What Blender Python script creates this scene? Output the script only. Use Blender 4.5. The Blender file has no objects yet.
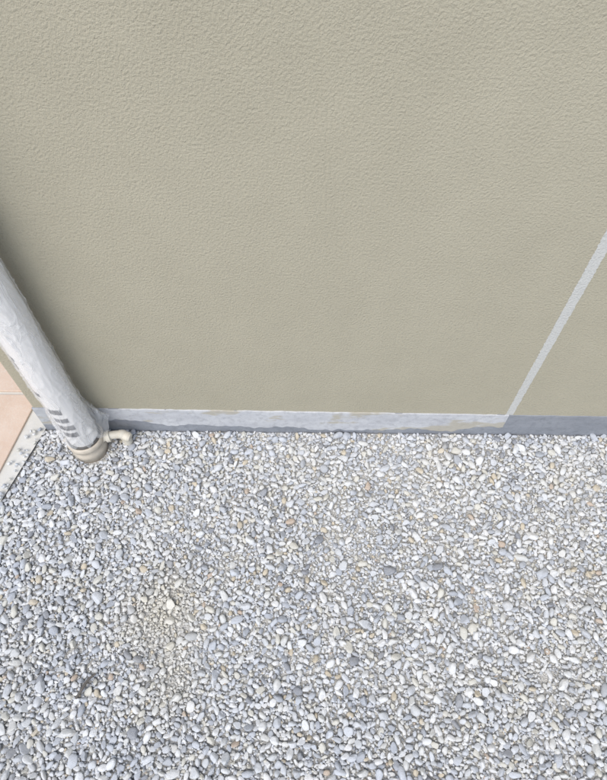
import bpy, bmesh, math, random
import numpy as np
from mathutils import Vector, noise, Euler
random.seed(4); rng=np.random.default_rng(4)
S=bpy.context.scene
col=S.collection
S.view_settings.view_transform='Standard'; S.view_settings.look='None'; S.view_settings.exposure=0

# ---------- helpers ----------
def mat(name):
    m=bpy.data.materials.new(name); m.use_nodes=True
    nt=m.node_tree; b=nt.nodes['Principled BSDF']
    return m,nt,b
def N(nt,t,**k):
    n=nt.nodes.new(t)
    for a,v in k.items():
        if a.startswith('i_'):
            n.inputs[a[2:].replace('_',' ')].default_value=v
        else: setattr(n,a,v)
    return n
def L(nt,a,b): nt.links.new(a,b)
def ramp(nt,fac,stops,interp='LINEAR'):
    r=nt.nodes.new('ShaderNodeValToRGB'); r.color_ramp.interpolation=interp
    e=r.color_ramp.elements
    while len(e)<len(stops): e.new(0.5)
    for i,(p,c) in enumerate(stops):
        e[i].position=p; e[i].color=(*c,1) if len(c)==3 else c
    L(nt,fac,r.inputs[0]); return r
def mix(nt,fac,a,b,mode='MIX'):
    m=nt.nodes.new('ShaderNodeMix'); m.data_type='RGBA'; m.blend_type=mode
    for s,v in ((m.inputs[0],fac),(m.inputs[6],a),(m.inputs[7],b)):
        if hasattr(v,'is_output'): L(nt,v,s)
        else: s.default_value=v if not isinstance(v,tuple) else (*v,1)
    return m.outputs[2]
def noise_n(nt,vec,scale,detail=3,rough=.5,dist=0):
    n=nt.nodes.new('ShaderNodeTexNoise'); n.inputs['Scale'].default_value=scale
    n.inputs['Detail'].default_value=detail; n.inputs['Roughness'].default_value=rough
    n.inputs['Distortion'].default_value=dist
    L(nt,vec,n.inputs['Vector']); return n.outputs['Fac']
def obj(name,me,m=None,parent=None,smooth=False):
    o=bpy.data.objects.new(name,me); col.objects.link(o)
    if m: me.materials.append(m)
    if parent: o.parent=parent
    if smooth:
        me.polygons.foreach_set('use_smooth',[True]*len(me.polygons))
    return o
def grid_mesh(name,verts,nu,nv,closed_u=False):
    faces=[]
    for j in range(nv-1):
        for i in range(nu if closed_u else nu-1):
            a=j*nu+i; b=j*nu+(i+1)%nu
            faces.append((a,b,b+nu,a+nu))
    me=bpy.data.meshes.new(name); me.from_pydata(verts,[],faces); me.update(); return me
def box(name,lo,hi,m,parent=None,bev=0):
    bm=bmesh.new(); bmesh.ops.create_cube(bm,size=1)
    for v in bm.verts:
        v.co=Vector([(lo[k]+hi[k])/2+v.co[k]*(hi[k]-lo[k]) for k in range(3)])
    if bev: bmesh.ops.bevel(bm,geom=bm.edges[:],offset=bev,segments=3,affect='EDGES',profile=.5)
    me=bpy.data.meshes.new(name); bm.to_mesh(me); bm.free()
    return obj(name,me,m,parent)
def empty(name):
    o=bpy.data.objects.new(name,None); col.objects.link(o); return o

# ---------- materials ----------
def stucco(name,c1,c2,strength=1.0):
    m,nt,b=mat(name)
    tc=N(nt,'ShaderNodeTexCoord'); v=tc.outputs['Object']
    big=noise_n(nt,v,1.3,3,.6); mid=noise_n(nt,v,9,4,.6)
    c=mix(nt,ramp(nt,big,[(.3,(0,0,0)),(.7,(1,1,1))]).outputs[0],c1,c2)
    c=mix(nt,.2,c,ramp(nt,mid,[(.3,tuple(x*.88 for x in c1)),(.7,tuple(min(1,x*1.1) for x in c2))]).outputs[0])
    h1=noise_n(nt,v,215,2,.6,.2)
    h2=noise_n(nt,v,560,3,.65)
    c=mix(nt,ramp(nt,h1,[(.32,(.22,.22,.22)),(.5,(0,0,0))]).outputs[0],c,tuple(x*.70 for x in c1))
    c=mix(nt,ramp(nt,h2,[(.52,(0,0,0)),(.72,(.40,.40,.40))]).outputs[0],c,tuple(min(1,x*1.4) for x in c2))
    vo=N(nt,'ShaderNodeTexVoronoi'); vo.inputs['Scale'].default_value=7; L(nt,v,vo.inputs['Vector'])
    c=mix(nt,ramp(nt,vo.outputs['Distance'],[(.018,(.6,.6,.6)),(.027,(0,0,0))]).outputs[0],c,tuple(x*.45 for x in c1))
    L(nt,c,b.inputs['Base Color']); b.inputs['Roughness'].default_value=.75
    b.inputs['Specular IOR Level'].default_value=.3
    ad=N(nt,'ShaderNodeMath',operation='MULTIPLY_ADD'); L(nt,h2,ad.inputs[0]); ad.inputs[1].default_value=.32; L(nt,h1,ad.inputs[2])
    bp=N(nt,'ShaderNodeBump'); bp.inputs['Strength'].default_value=strength; bp.inputs['Distance'].default_value=.0034
    L(nt,ad.outputs[0],bp.inputs['Height']); L(nt,bp.outputs[0],b.inputs['Normal'])
    return m
M_wall=stucco('stucco_beige',(.395,.358,.268),(.442,.402,.305),.75)
M_pale_strip=stucco('pale_grey_stucco',(.52,.51,.48),(.57,.56,.53),.7)

def paintband(name,c1,c2,c3,tan=True):
    m,nt,b=mat(name); tc=N(nt,'ShaderNodeTexCoord'); v=tc.outputs['Object']
    mp=N(nt,'ShaderNodeMapping'); mp.inputs['Scale'].default_value=(1,1,3.2); L(nt,v,mp.inputs[0])
    n1=noise_n(nt,mp.outputs[0],7,4,.6); n2=noise_n(nt,v,60,4,.65)
    c=mix(nt,ramp(nt,n1,[(.35,(0,0,0)),(.65,(1,1,1))]).outputs[0],c1,c2)
    c=mix(nt,ramp(nt,n2,[(.48,(0,0,0)),(.72,(.75,.75,.75))]).outputs[0],c,c3)
    if tan:
        n3=noise_n(nt,mp.outputs[0],4.1,4,.6)
        c=mix(nt,ramp(nt,n3,[(.54,(0,0,0)),(.58,(.8,.8,.8))]).outputs[0],c,(.42,.38,.30))
    L(nt,c,b.inputs['Base Color']); b.inputs['Roughness'].default_value=.7
    bp=N(nt,'ShaderNodeBump'); bp.inputs['Strength'].default_value=.7; bp.inputs['Distance'].default_value=.002
    L(nt,noise_n(nt,v,90,4,.6),bp.inputs['Height']); L(nt,bp.outputs[0],b.inputs['Normal'])
    return m
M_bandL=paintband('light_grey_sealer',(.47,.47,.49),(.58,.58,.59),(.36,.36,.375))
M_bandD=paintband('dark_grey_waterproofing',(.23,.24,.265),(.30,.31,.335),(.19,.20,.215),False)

# stones
def stonemat():
    m,nt,b=mat('pebble_stone')
    oi=N(nt,'ShaderNodeObjectInfo'); tc=N(nt,'ShaderNodeTexCoord')
    r=ramp(nt,oi.outputs['Random'],[
      (0,(.27,.28,.31)),(.025,(.41,.43,.47)),(.10,(.52,.54,.58)),(.22,(.65,.66,.68)),(.36,(.76,.76,.76)),
      (.50,(.71,.70,.67)),(.63,(.59,.61,.65)),(.71,(.80,.79,.78)),(.85,(.68,.65,.57)),(.92,(.60,.61,.62)),(.966,(.62,.53,.39)),(.989,(.54,.42,.32))],'CONSTANT').outputs[0]
    ad=N(nt,'ShaderNodeVectorMath',operation='ADD'); L(nt,tc.outputs['Object'],ad.inputs[0])
    sc=N(nt,'ShaderNodeMath',operation='MULTIPLY'); L(nt,oi.outputs['Random'],sc.inputs[0]); sc.inputs[1].default_value=90
    L(nt,sc.outputs[0],ad.inputs[1])
    n=noise_n(nt,ad.outputs[0],2.2,4,.65); n2=noise_n(nt,ad.outputs[0],9,2,.6)
    c=mix(nt,ramp(nt,n,[(.35,(.3,.3,.3)),(.6,(0,0,0))]).outputs[0],r,(.44,.43,.41))
    c=mix(nt,ramp(nt,n2,[(.5,(0,0,0)),(.75,(.4,.4,.4))]).outputs[0],c,(.80,.78,.75))
    def patch(cx,cy,rad,k):
        d=N(nt,'ShaderNodeVectorMath',operation='DISTANCE'); L(nt,oi.outputs['Location'],d.inputs[0]); d.inputs[1].default_value=(cx,cy,0)
        mr=N(nt,'ShaderNodeMapRange'); L(nt,d.outputs['Value'],mr.inputs[0]); mr.inputs[1].default_value=rad; mr.inputs[2].default_value=0; mr.inputs[3].default_value=0; mr.inputs[4].default_value=k
        return mr.outputs[0]
    c=mix(nt,patch(-.34,-.505,.13,.75),c,(.72,.66,.53))
    c=mix(nt,patch(-.29,-.65,.09,.5),c,(.72,.67,.55))
    big=noise_n(nt,oi.outputs['Location'],4,3,.65)
    c=mix(nt,ramp(nt,big,[(.48,(0,0,0)),(.75,(.32,.32,.32))]).outputs[0],c,(.69,.65,.57))
    L(nt,c,b.inputs['Base Color']); b.inputs['Roughness'].default_value=.65
    b.inputs['Specular IOR Level'].default_value=.3
    bp=N(nt,'ShaderNodeBump'); bp.inputs['Strength'].default_value=.35; bp.inputs['Distance'].default_value=.05
    L(nt,n2,bp.inputs['Height']); L(nt,bp.outputs[0],b.inputs['Normal'])
    return m
M_stone=stonemat()
def bedmat(name,c1,c2,sc):
    m,nt,b=mat(name); tc=N(nt,'ShaderNodeTexCoord'); v=tc.outputs['Object']
    vo=N(nt,'ShaderNodeTexVoronoi'); vo.inputs['Scale'].default_value=sc; L(nt,v,vo.inputs['Vector'])
    sp=N(nt,'ShaderNodeSeparateColor'); L(nt,vo.outputs['Color'],sp.inputs[0])
    c=mix(nt,sp.outputs[0],c1,c2)
    L(nt,c,b.inputs['Base Color']); b.inputs['Roughness'].default_value=.9
    bp=N(nt,'ShaderNodeBump'); bp.inputs['Strength'].default_value=.9; bp.inputs['Distance'].default_value=.004; bp.invert=True
    L(nt,vo.outputs['Distance'],bp.inputs['Height']); L(nt,bp.outputs[0],b.inputs['Normal'])
    return m
M_bed=bedmat('gravel_fines',(.54,.52,.48),(.74,.72,.68),300)
M_ground=bedmat('gravelly_ground',(.40,.39,.37),(.70,.70,.68),70)

# ---------- gravel ----------
ground=obj('ground',grid_mesh('ground',[(x,y,-.05) for y in (-60,60) for x in (-60,60)],2,2),M_ground)
def edge_x(y): return -.744+.279*min(0,y)
pts=[];
for y in (-3.0,0.02):
    pts+= [(edge_x(y)-.03,y,-.014),(6,y,-.014)]
bed=obj('gravel_bed',grid_mesh('gravel_bed',pts,2,2),M_bed)

stones=bpy.data.collections.new('pebble_shapes')
NV=24
gravel_me=bpy.data.meshes.new('gravel')
for k in range(NV):
    ang=k%5<2
    bm=bmesh.new(); bmesh.ops.create_icosphere(bm,subdivisions=3,radius=1)
    off=Vector((k*7.3,k*3.1,k*1.7))
    planes=[]
    for _ in range(random.randint(7,11) if ang else random.randint(3,8)):
        d=Vector((random.gauss(0,1),random.gauss(0,1),random.gauss(0,1))).normalized()
        planes.append((d,random.uniform(.5,.8) if ang else random.uniform(.66,.92)))
    ax=Vector((1,random.uniform(.60,.95),random.uniform(.5,.8)))
    for v in bm.verts:
        p=v.co.copy()
        for d,h in planes:
            s=p.dot(d)
            if s>h: p-=d*(s-h)*(.92 if ang else .8)
        p*=1+.18*noise.noise(v.co*1.1+off)+.07*noise.noise(v.co*2.7+off)
        if ang: p*=1.15
        v.co=Vector((p.x*ax.x,p.y*ax.y,p.z*ax.z))
    me=bpy.data.meshes.new('pebble'); bm.to_mesh(me); bm.free()
    me.polygons.foreach_set('use_smooth',[True]*len(me.polygons)); me.materials.append(M_stone)
    o=bpy.data.objects.new('pebble',me); stones.objects.link(o)

P=[];SC=[];RT=[]
X0,X1,Y0,Y1=-1.05,1.6,-1.3,-.002
cell=.024; grid={}
def worn(x,y):
    a=math.exp(-((x+.34)**2+(y+.505)**2)/.0075)+.7*math.exp(-((x+.29)**2+(y+.65)**2)/.004)
    return min(1,a*1.2+max(0,noise.noise(Vector((x*4,y*4,3)))*1.2))
rs=np.clip(rng.lognormal(math.log(.0048),.34,100000),.003,.0130); rs[::-1].sort()
cnt=0
for i,r in enumerate(rs):
    for t in range(2):
        x=random.uniform(X0,X1); y=random.uniform(Y0,Y1-r*.7)
        e=edge_x(y)
        if x<e+r*.4 + .014*noise.noise(Vector((y*20,0,0))): continue
        if (x+.604)**2+(y+.058)**2<(.054+r*.6)**2: continue
        if r>.0048 and random.random()<worn(x,y)*.8: continue
        gx,gy=int(x//cell),int(y//cell); ok=True
        for a in (-1,0,1):
            for b_ in (-1,0,1):
                for (qx,qy,qr) in grid.get((gx+a,gy+b_),()):
                    if (qx-x)**2+(qy-y)**2<(.72*(qr+r))**2: ok=False;break
                if not ok:break
            if not ok:break
        if ok:
            grid.setdefault((gx,gy),[]).append((x,y,r))
            h=.004*noise.noise(Vector((x*6,y*6,0)))
            P.append((x,y,-.011+r*.40+h+random.uniform(-.0015,.0025)))
            SC.append((r*random.uniform(.95,1.35),r*random.uniform(.85,1.1),r*random.uniform(.75,1.05)))
            RT.append((random.gauss(0,.35),random.gauss(0,.35),random.uniform(0,6.28)))
            cnt+=1; break
for i in range(60000):
    x=random.uniform(X0,X1); y=random.uniform(Y0,Y1-.003); r=random.uniform(.0018,.0044)
    if x<edge_x(y)+random.gauss(0,.006): continue
    if (x+.604)**2+(y+.058)**2<.051**2: continue
    P.append((x,y,-.0112+r*.4+random.uniform(0,.003)+.003*noise.noise(Vector((x*6,y*6,0)))))
    SC.append((r,r*.95,r)); RT.append((random.uniform(0,6.28),random.uniform(0,6.28),random.uniform(0,6.28)))
for i in range(90):
    y=random.uniform(-.6,-.01); x=edge_x(y)-abs(random.gauss(0,.02)); r=random.uniform(.0025,.006)
    P.append((x,y,.002+r*.5)); SC.append((r,r,r)); RT.append((0,0,random.uniform(0,6)))
n=len(P)
gravel_me.from_pydata(P,[],[])
for nm,data in (('scl',SC),('rot',RT)):
    a=gravel_me.attributes.new(nm,'FLOAT_VECTOR','POINT'); a.data.foreach_set('vector',np.array(data,dtype=np.float32).ravel())
a=gravel_me.attributes.new('idx','INT','POINT'); a.data.foreach_set('value',rng.integers(0,NV,n).astype(np.int32))
gravel=obj('gravel',gravel_me)
gn=bpy.data.node_groups.new('scatter','GeometryNodeTree')
gn.interface.new_socket('Geometry',in_out='INPUT',socket_type='NodeSocketGeometry')
gn.interface.new_socket('Geometry',in_out='OUTPUT',socket_type='NodeSocketGeometry')
gi=gn.nodes.new('NodeGroupInput'); go=gn.nodes.new('NodeGroupOutput')
iop=gn.nodes.new('GeometryNodeInstanceOnPoints'); ci=gn.nodes.new('GeometryNodeCollectionInfo')
ci.inputs['Collection'].default_value=stones; ci.inputs['Separate Children'].default_value=True; ci.inputs['Reset Children'].default_value=True
def na(nm,t):
    q=gn.nodes.new('GeometryNodeInputNamedAttribute'); q.data_type=t; q.inputs['Name'].default_value=nm; return q.outputs['Attribute']
gn.links.new(gi.outputs[0],iop.inputs['Points']); gn.links.new(ci.outputs[0],iop.inputs['Instance'])
iop.inputs['Pick Instance'].default_value=True
gn.links.new(na('idx','INT'),iop.inputs['Instance Index'])
e2r=gn.nodes.new('FunctionNodeEulerToRotation'); gn.links.new(na('rot','FLOAT_VECTOR'),e2r.inputs[0]); gn.links.new(e2r.outputs[0],iop.inputs['Rotation'])
gn.links.new(na('scl','FLOAT_VECTOR'),iop.inputs['Scale'])
gn.links.new(iop.outputs[0],go.inputs[0])
md=gravel.modifiers.new('scatter','NODES'); md.node_group=gn

# ---------- paving ----------
def tilemat(name,c1,c2):
    m,nt,b=mat(name); tc=N(nt,'ShaderNodeTexCoord'); v=tc.outputs['Object']
    c=mix(nt,ramp(nt,noise_n(nt,v,11,5,.65),[(.35,(0,0,0)),(.65,(1,1,1))]).outputs[0],c1,c2)
    c=mix(nt,ramp(nt,noise_n(nt,v,160,3,.6),[(.5,(0,0,0)),(.7,(.35,.35,.35))]).outputs[0],c,(.72,.66,.58))
    L(nt,c,b.inputs['Base Color']); b.inputs['Roughness'].default_value=.7
    bp=N(nt,'ShaderNodeBump'); bp.inputs['Strength'].default_value=.3; bp.inputs['Distance'].default_value=.002
    L(nt,noise_n(nt,v,120,4,.6),bp.inputs['Height']); L(nt,bp.outputs[0],b.inputs['Normal']); return m
M_tile=tilemat('terracotta_tile',(.64,.47,.35),(.70,.54,.42))
M_grout=tilemat('pale_grout',(.60,.57,.51),(.70,.67,.61))
paving=empty('tiled_paving')
me=grid_mesh('mortar_base',[(-3,-3,-.004),(edge_x(-3)-.002,-3,-.004),(-3,0,-.004),(-.746,0,-.004),(-3,3,-.004),(-.746,3,-.004)],2,3)
obj('mortar_base',me,M_grout,paving)
bm=bmesh.new()
T=.30; g=.012
for j in range(-10,10):
    for i in range(0,8):
        y0=.115+j*T+g/2; y1=y0+T-g
        def ex(y): return edge_x(y)-.042
        vs=[]
        for (a,y) in ((i+1,y0),(i,y0),(i,y1),(i+1,y1)):
            vs.append((ex(y)-a*T+(g/2 if a==i+1 else -g/2),y))
        vb=[bm.verts.new((x,y,-.003)) for x,y in vs]; vt=[bm.verts.new((x,y,.003)) for x,y in vs]
        bm.faces.new(vt)
        for q in range(4): bm.faces.new((vb[q],vb[(q+1)%4],vt[(q+1)%4],vt[q]))
me=bpy.data.meshes.new('tiles'); bm.normal_update(); bmesh.ops.recalc_face_normals(bm,faces=bm.faces[:]); bm.to_mesh(me); bm.free()
t=obj('tiles',me,M_tile,paving); bv=t.modifiers.new('b','BEVEL'); bv.width=.0015; bv.segments=2

# ---------- wall ----------
wall=empty('rendered_wall')
box('stucco_face',(-.744,0,-.08),(5.5,.30,2.75),M_wall,wall,.006)
box('coping',(-.77,-.03,2.752),(5.53,.33,2.82),M_bandL,wall,.006)
def strip(name,x0,x1,zb,zt,proud,m,step=.006,amp=.0026,ampb=.004,seed=0):
    nx=int((x1-x0)/step)+1; V=[]
    for z_i in range(4):
        for i in range(nx):
            x=x0+(x1-x0)*i/(nx-1)
            wt=amp*(noise.noise(Vector((x*22,seed,0)))+.5*noise.noise(Vector((x*80,seed,0))))
            wb=ampb*(noise.noise(Vector((x*9,seed+5,0)))+.5*noise.noise(Vector((x*50,seed+5,0))))
            top=(zt(x) if callable(zt) else zt)+wt; bot=(zb(x) if callable(zb) else zb)+wb
            y,z={0:(.002,bot),1:(-proud,bot+.0005),2:(-proud,top-.001),3:(.002,top)}[z_i]
            V.append((x,y,z))
    return obj(name,grid_mesh(name,V,nx,4),m,wall)
top=lambda x: .108-.016*(x+.744)/1.6 if x<.9 else .0916
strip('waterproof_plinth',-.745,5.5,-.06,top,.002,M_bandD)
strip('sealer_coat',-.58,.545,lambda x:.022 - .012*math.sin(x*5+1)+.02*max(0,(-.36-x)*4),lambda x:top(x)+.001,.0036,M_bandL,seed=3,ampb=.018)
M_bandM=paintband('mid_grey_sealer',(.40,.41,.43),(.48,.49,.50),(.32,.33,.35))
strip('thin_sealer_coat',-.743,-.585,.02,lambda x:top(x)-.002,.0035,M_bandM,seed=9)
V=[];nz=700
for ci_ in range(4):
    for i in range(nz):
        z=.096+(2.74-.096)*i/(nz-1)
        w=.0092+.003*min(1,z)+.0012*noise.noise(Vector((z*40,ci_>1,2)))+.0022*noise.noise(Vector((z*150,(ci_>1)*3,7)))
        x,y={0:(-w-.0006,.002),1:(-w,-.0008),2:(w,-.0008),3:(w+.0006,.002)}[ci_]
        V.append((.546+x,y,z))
obj('pale_wall_strip',grid_mesh('pale_wall_strip',V,nz,4),M_pale_strip,wall)  # thin raised vertical strip, paler and greyer than the wall face

# ---------- downpipe ----------
def plain(name,c,rough,c2=None,bump=0,sc=40,spec=.5):
    m,nt,b=mat(name); tc=N(nt,'ShaderNodeTexCoord'); v=tc.outputs['Object']
    cc=mix(nt,ramp(nt,noise_n(nt,v,sc,4,.6),[(.35,(0,0,0)),(.68,(1,1,1))]).outputs[0],c,c2 or tuple(x*.85 for x in c))
    L(nt,cc,b.inputs['Base Color']); b.inputs['Roughness'].default_value=rough; b.inputs['Specular IOR Level'].default_value=spec
    if bump:
        bp=N(nt,'ShaderNodeBump'); bp.inputs['Strength'].default_value=bump; bp.inputs['Distance'].default_value=.003
        L(nt,noise_n(nt,v,sc*2,4,.6),bp.inputs['Height']); L(nt,bp.outputs[0],b.inputs['Normal'])
    return m
M_pvc=plain('pvc_white',(.78,.75,.72),.35,(.74,.71,.68))
M_collar=plain('pvc_beige_dusty',(.62,.54,.44),.6,(.48,.42,.34),.2)
M_print=plain('printed_ink',(.05,.045,.05),.6,(.10,.09,.09))
M_dark=plain('rubber_seal',(.12,.11,.10),.7)
M_film,nt,b=mat('protective_film')
tc=N(nt,'ShaderNodeTexCoord')
b.inputs['Base Color'].default_value=(.90,.89,.88,1); b.inputs['Roughness'].default_value=.14
mp=N(nt,'ShaderNodeMapping'); mp.inputs['Scale'].default_value=(1,1,.3); mp.inputs['Rotation'].default_value=(.3,.5,0); L(nt,tc.outputs['Object'],mp.inputs[0])
nn=noise_n(nt,mp.outputs[0],22,2,.5,1.2)
# sharp creases = thin lines where the noise crosses its mid value
sb=N(nt,'ShaderNodeMath',operation='SUBTRACT'); L(nt,nn,sb.inputs[0]); sb.inputs[1].default_value=.5
ab=N(nt,'ShaderNodeMath',operation='ABSOLUTE'); L(nt,sb.outputs[0],ab.inputs[0])
cr=ramp(nt,ab.outputs[0],[(0,(1,1,1)),(.035,(0,0,0))]).outputs[0]
tr=N(nt,'ShaderNodeBsdfTransparent'); ms=N(nt,'ShaderNodeMixShader')
L(nt,ramp(nt,ab.outputs[0],[(0,(.62,.62,.62)),(.035,(.26,.26,.26)),(.15,(.38,.38,.38))]).outputs[0],ms.inputs[0])
tl=N(nt,'ShaderNodeBsdfTranslucent'); tl.inputs[0].default_value=(.95,.95,.95,1)
m2=N(nt,'ShaderNodeMixShader'); m2.inputs[0].default_value=.15; L(nt,b.outputs[0],m2.inputs[1]); L(nt,tl.outputs[0],m2.inputs[2])
L(nt,tr.outputs[0],ms.inputs[1]); L(nt,m2.outputs[0],ms.inputs[2]); L(nt,ms.outputs[0],nt.nodes['Material Output'].inputs[0])
bp=N(nt,'ShaderNodeBump'); bp.inputs['Strength'].default_value=.6; bp.inputs['Distance'].default_value=.0015
L(nt,cr,bp.inputs['Height']); L(nt,bp.outputs[0],b.inputs['Normal'])

pipe=empty('downpipe'); pipe.location=(-.604,-.060,0)
def lathe(name,prof,m,nu=48,fn=None,parent=pipe):
    V=[]
    for r,z in prof:
        for i in range(nu):
            a=2*math.pi*i/nu; rr,zz=(r,z) if fn is None else fn(r,z,a)
            V.append((rr*math.cos(a),rr*math.sin(a),zz))
    return obj(name,grid_mesh(name,V,nu,len(prof),True),m,parent,True)
lathe('pipe',[(.040,.03),(.040,2.74),(.036,2.74),(.036,2.6)],M_pvc)
lathe('socket_collar',[(.0,-.03),(.045,-.03),(.045,.004),(.0475,.008),(.0485,.016),(.0475,.024),(.0455,.028),(.0455,.040),(.0495,.044),(.0505,.052),(.0495,.060),(.047,.063),(.044,.063),(.041,.05)],M_collar)
lathe('seal_ring',[(.041,.0625),(.0448,.0650),(.0448,.0685),(.0405,.071)],M_dark)
prof=[(.0422,.080+ (2.55)*(i/620)**1.25) for i in range(621)]
def rdg(v): return 1-abs(noise.noise(v))*2.2
def film(r,z,a):
    f=1-min(1,max(0,(z-.080)/.15))
    ca,sa=math.cos(a),math.sin(a)
    w=.0012*noise.noise(Vector((ca*2.2,sa*2.2,z*9)))
    w+=.0034*max(0,rdg(Vector((ca*1.5+z*3,sa*1.5,z*6+9))))**5
    w+=.0022*max(0,rdg(Vector((ca*3-z*9,sa*3+z*5,z*14+2))))**4
    w+=f*(.002+.010*max(0,rdg(Vector((ca*2.5,sa*2.5,z*24+4))))**2)
    zz=z+f*.040*noise.noise(Vector((ca*1.8,sa*1.8,7)))+f*.012*noise.noise(Vector((ca*6,sa*6,7)))
    rr=max(.0412,r+w)
    if f>0: rr+=f*f*.030*max(0,math.cos(a-.5))**3
    return rr,zz
lathe('film_sleeve',prof,M_film,120,film)
M_tape=plain('masking_tape',(.72,.68,.60),.5,(.64,.60,.52),.2)
for zc,h in ((.80,.02),(1.6,.02)):
    lathe('tape_band',[(.0455,zc-h),(.0485,zc-h+.001),(.0487,zc+h-.001),(.0455,zc+h)],M_tape,96,lambda r,z,a:(r+.0012*noise.noise(Vector((math.cos(a)*3,math.sin(a)*3,z*40))),z+.006*math.sin(a)))
bm=bmesh.new()
for k,(zc,h,a0,a1) in enumerate([(.135,.009,-2.1,-1.15),(.170,.009,-2.15,-1.1),(.205,.008,-2.1,-1.2),(.245,.009,-2.15,-1.3),(.315,.006,-2.5,-1.95),(.42,.010,-2.7,-2.25),(.45,.006,-2.6,-2.1)]):
    prev=None
    for i in range(11):
        a=a0+(a1-a0)*i/10; r=.0406
        p=[bm.verts.new((r*math.cos(a),r*math.sin(a),zc+s*h*(1+.3*random.random()))) for s in (-1,1)]
        if prev: bm.faces.new((prev[0],p[0],p[1],prev[1]))
        prev=p
me=bpy.data.meshes.new('print'); bm.to_mesh(me); bm.free(); obj('printed_label',me,M_print,pipe)
def tube(name,path,rad,m,parent,nu=20,seg=8):
    cu=bpy.data.curves.new(name,'CURVE'); cu.dimensions='3D'; sp=cu.splines.new('BEZIER'); sp.bezier_points.add(len(path)-1)
    for bp_,p in zip(sp.bezier_points,path):
        bp_.co=p[:3]; bp_.radius=p[3] if len(p)>3 else 1; bp_.handle_left_type=bp_.handle_right_type='AUTO'
    cu.bevel_depth=rad; cu.bevel_resolution=5; cu.use_fill_caps=True; cu.resolution_u=12
    cu.materials.append(m); o=bpy.data.objects.new(name,cu); col.objects.link(o); o.parent=parent; return o
M_tap=plain('pvc_cream',(.70,.65,.55),.5,(.60,.54,.44),.15)
tube('branch_fitting',[(.035,.0,.042),(.062,.010,.045),(.085,.016,.042),(.100,.018,.038)],.0115,M_tap,pipe)
tube('branch_nut',[(.054,.007,.044),(.064,.010,.045)],.0165,M_tap,pipe)
tube('branch_elbow',[(.086,.016,.046,.9),(.097,.018,.038,1.15),(.101,.018,.022,1.1),(.101,.018,-.02,1)],.012,M_tap,pipe)
tube('branch_plug',[(.095,.018,.038),(.112,.012,.036,1.15),(.118,.010,.035,.9)],.012,M_tap,pipe)
for zc in (1.3,2.4):
    lathe('pipe_clip',[(.050,zc-.012),(.053,zc-.012),(.053,zc+.012),(.050,zc+.012)],M_pvc)
    q=box('clip_tab',(-.07,.045,zc-.012),(.07,.0575,zc+.012),M_pvc,pipe,.002)

M_twig=plain('dry_twig',(.09,.08,.07),.8,(.16,.14,.12),.3)
tw=empty('twig'); tw.location=(-.486,-.66,.004)
tube('stem',[(-.016,-.026,.0,.7),(-.004,-.006,.004,1),(.004,.010,.004,.9),(.018,.024,.001,.5)],.0034,M_twig,tw)
tube('side_stem',[(.002,.006,.004,.8),(.014,.002,.004,.4)],.0022,M_twig,tw)

# ---------- camera ----------
cd=bpy.data.cameras.new('camera'); cam=bpy.data.objects.new('camera',cd); col.objects.link(cam)
cd.sensor_fit='VERTICAL'; cd.sensor_height=36; cd.sensor_width=36; cd.lens=586/780*36; cd.clip_start=.02; cd.clip_end=300
cam.location=(0,-.83,1.45); cam.rotation_euler=(math.radians(33.7),0,.0122)
S.camera=cam

# ---------- light ----------
elev=math.radians(54)
az=Vector((-.42,-.91,0)).normalized()
d=Vector((az.x*math.cos(elev),az.y*math.cos(elev),math.sin(elev)))
sl=bpy.data.lights.new('sun','SUN'); sl.energy=3.2; sl.angle=math.radians(55); sl.color=(1,.98,.945)
so=bpy.data.objects.new('sun',sl); col.objects.link(so); so.rotation_euler=d.to_track_quat('Z','Y').to_euler(); so.location=(0,0,5)
W=bpy.data.worlds.new('World'); S.world=W; W.use_nodes=True; nt=W.node_tree
sky=nt.nodes.new('ShaderNodeTexSky'); sky.sky_type='NISHITA'; sky.sun_disc=False
sky.sun_elevation=elev; sky.sun_rotation=math.atan2(az.x,az.y)
bg=nt.nodes['Background']; nt.links.new(sky.outputs[0],bg.inputs[0]); bg.inputs[1].default_value=.15
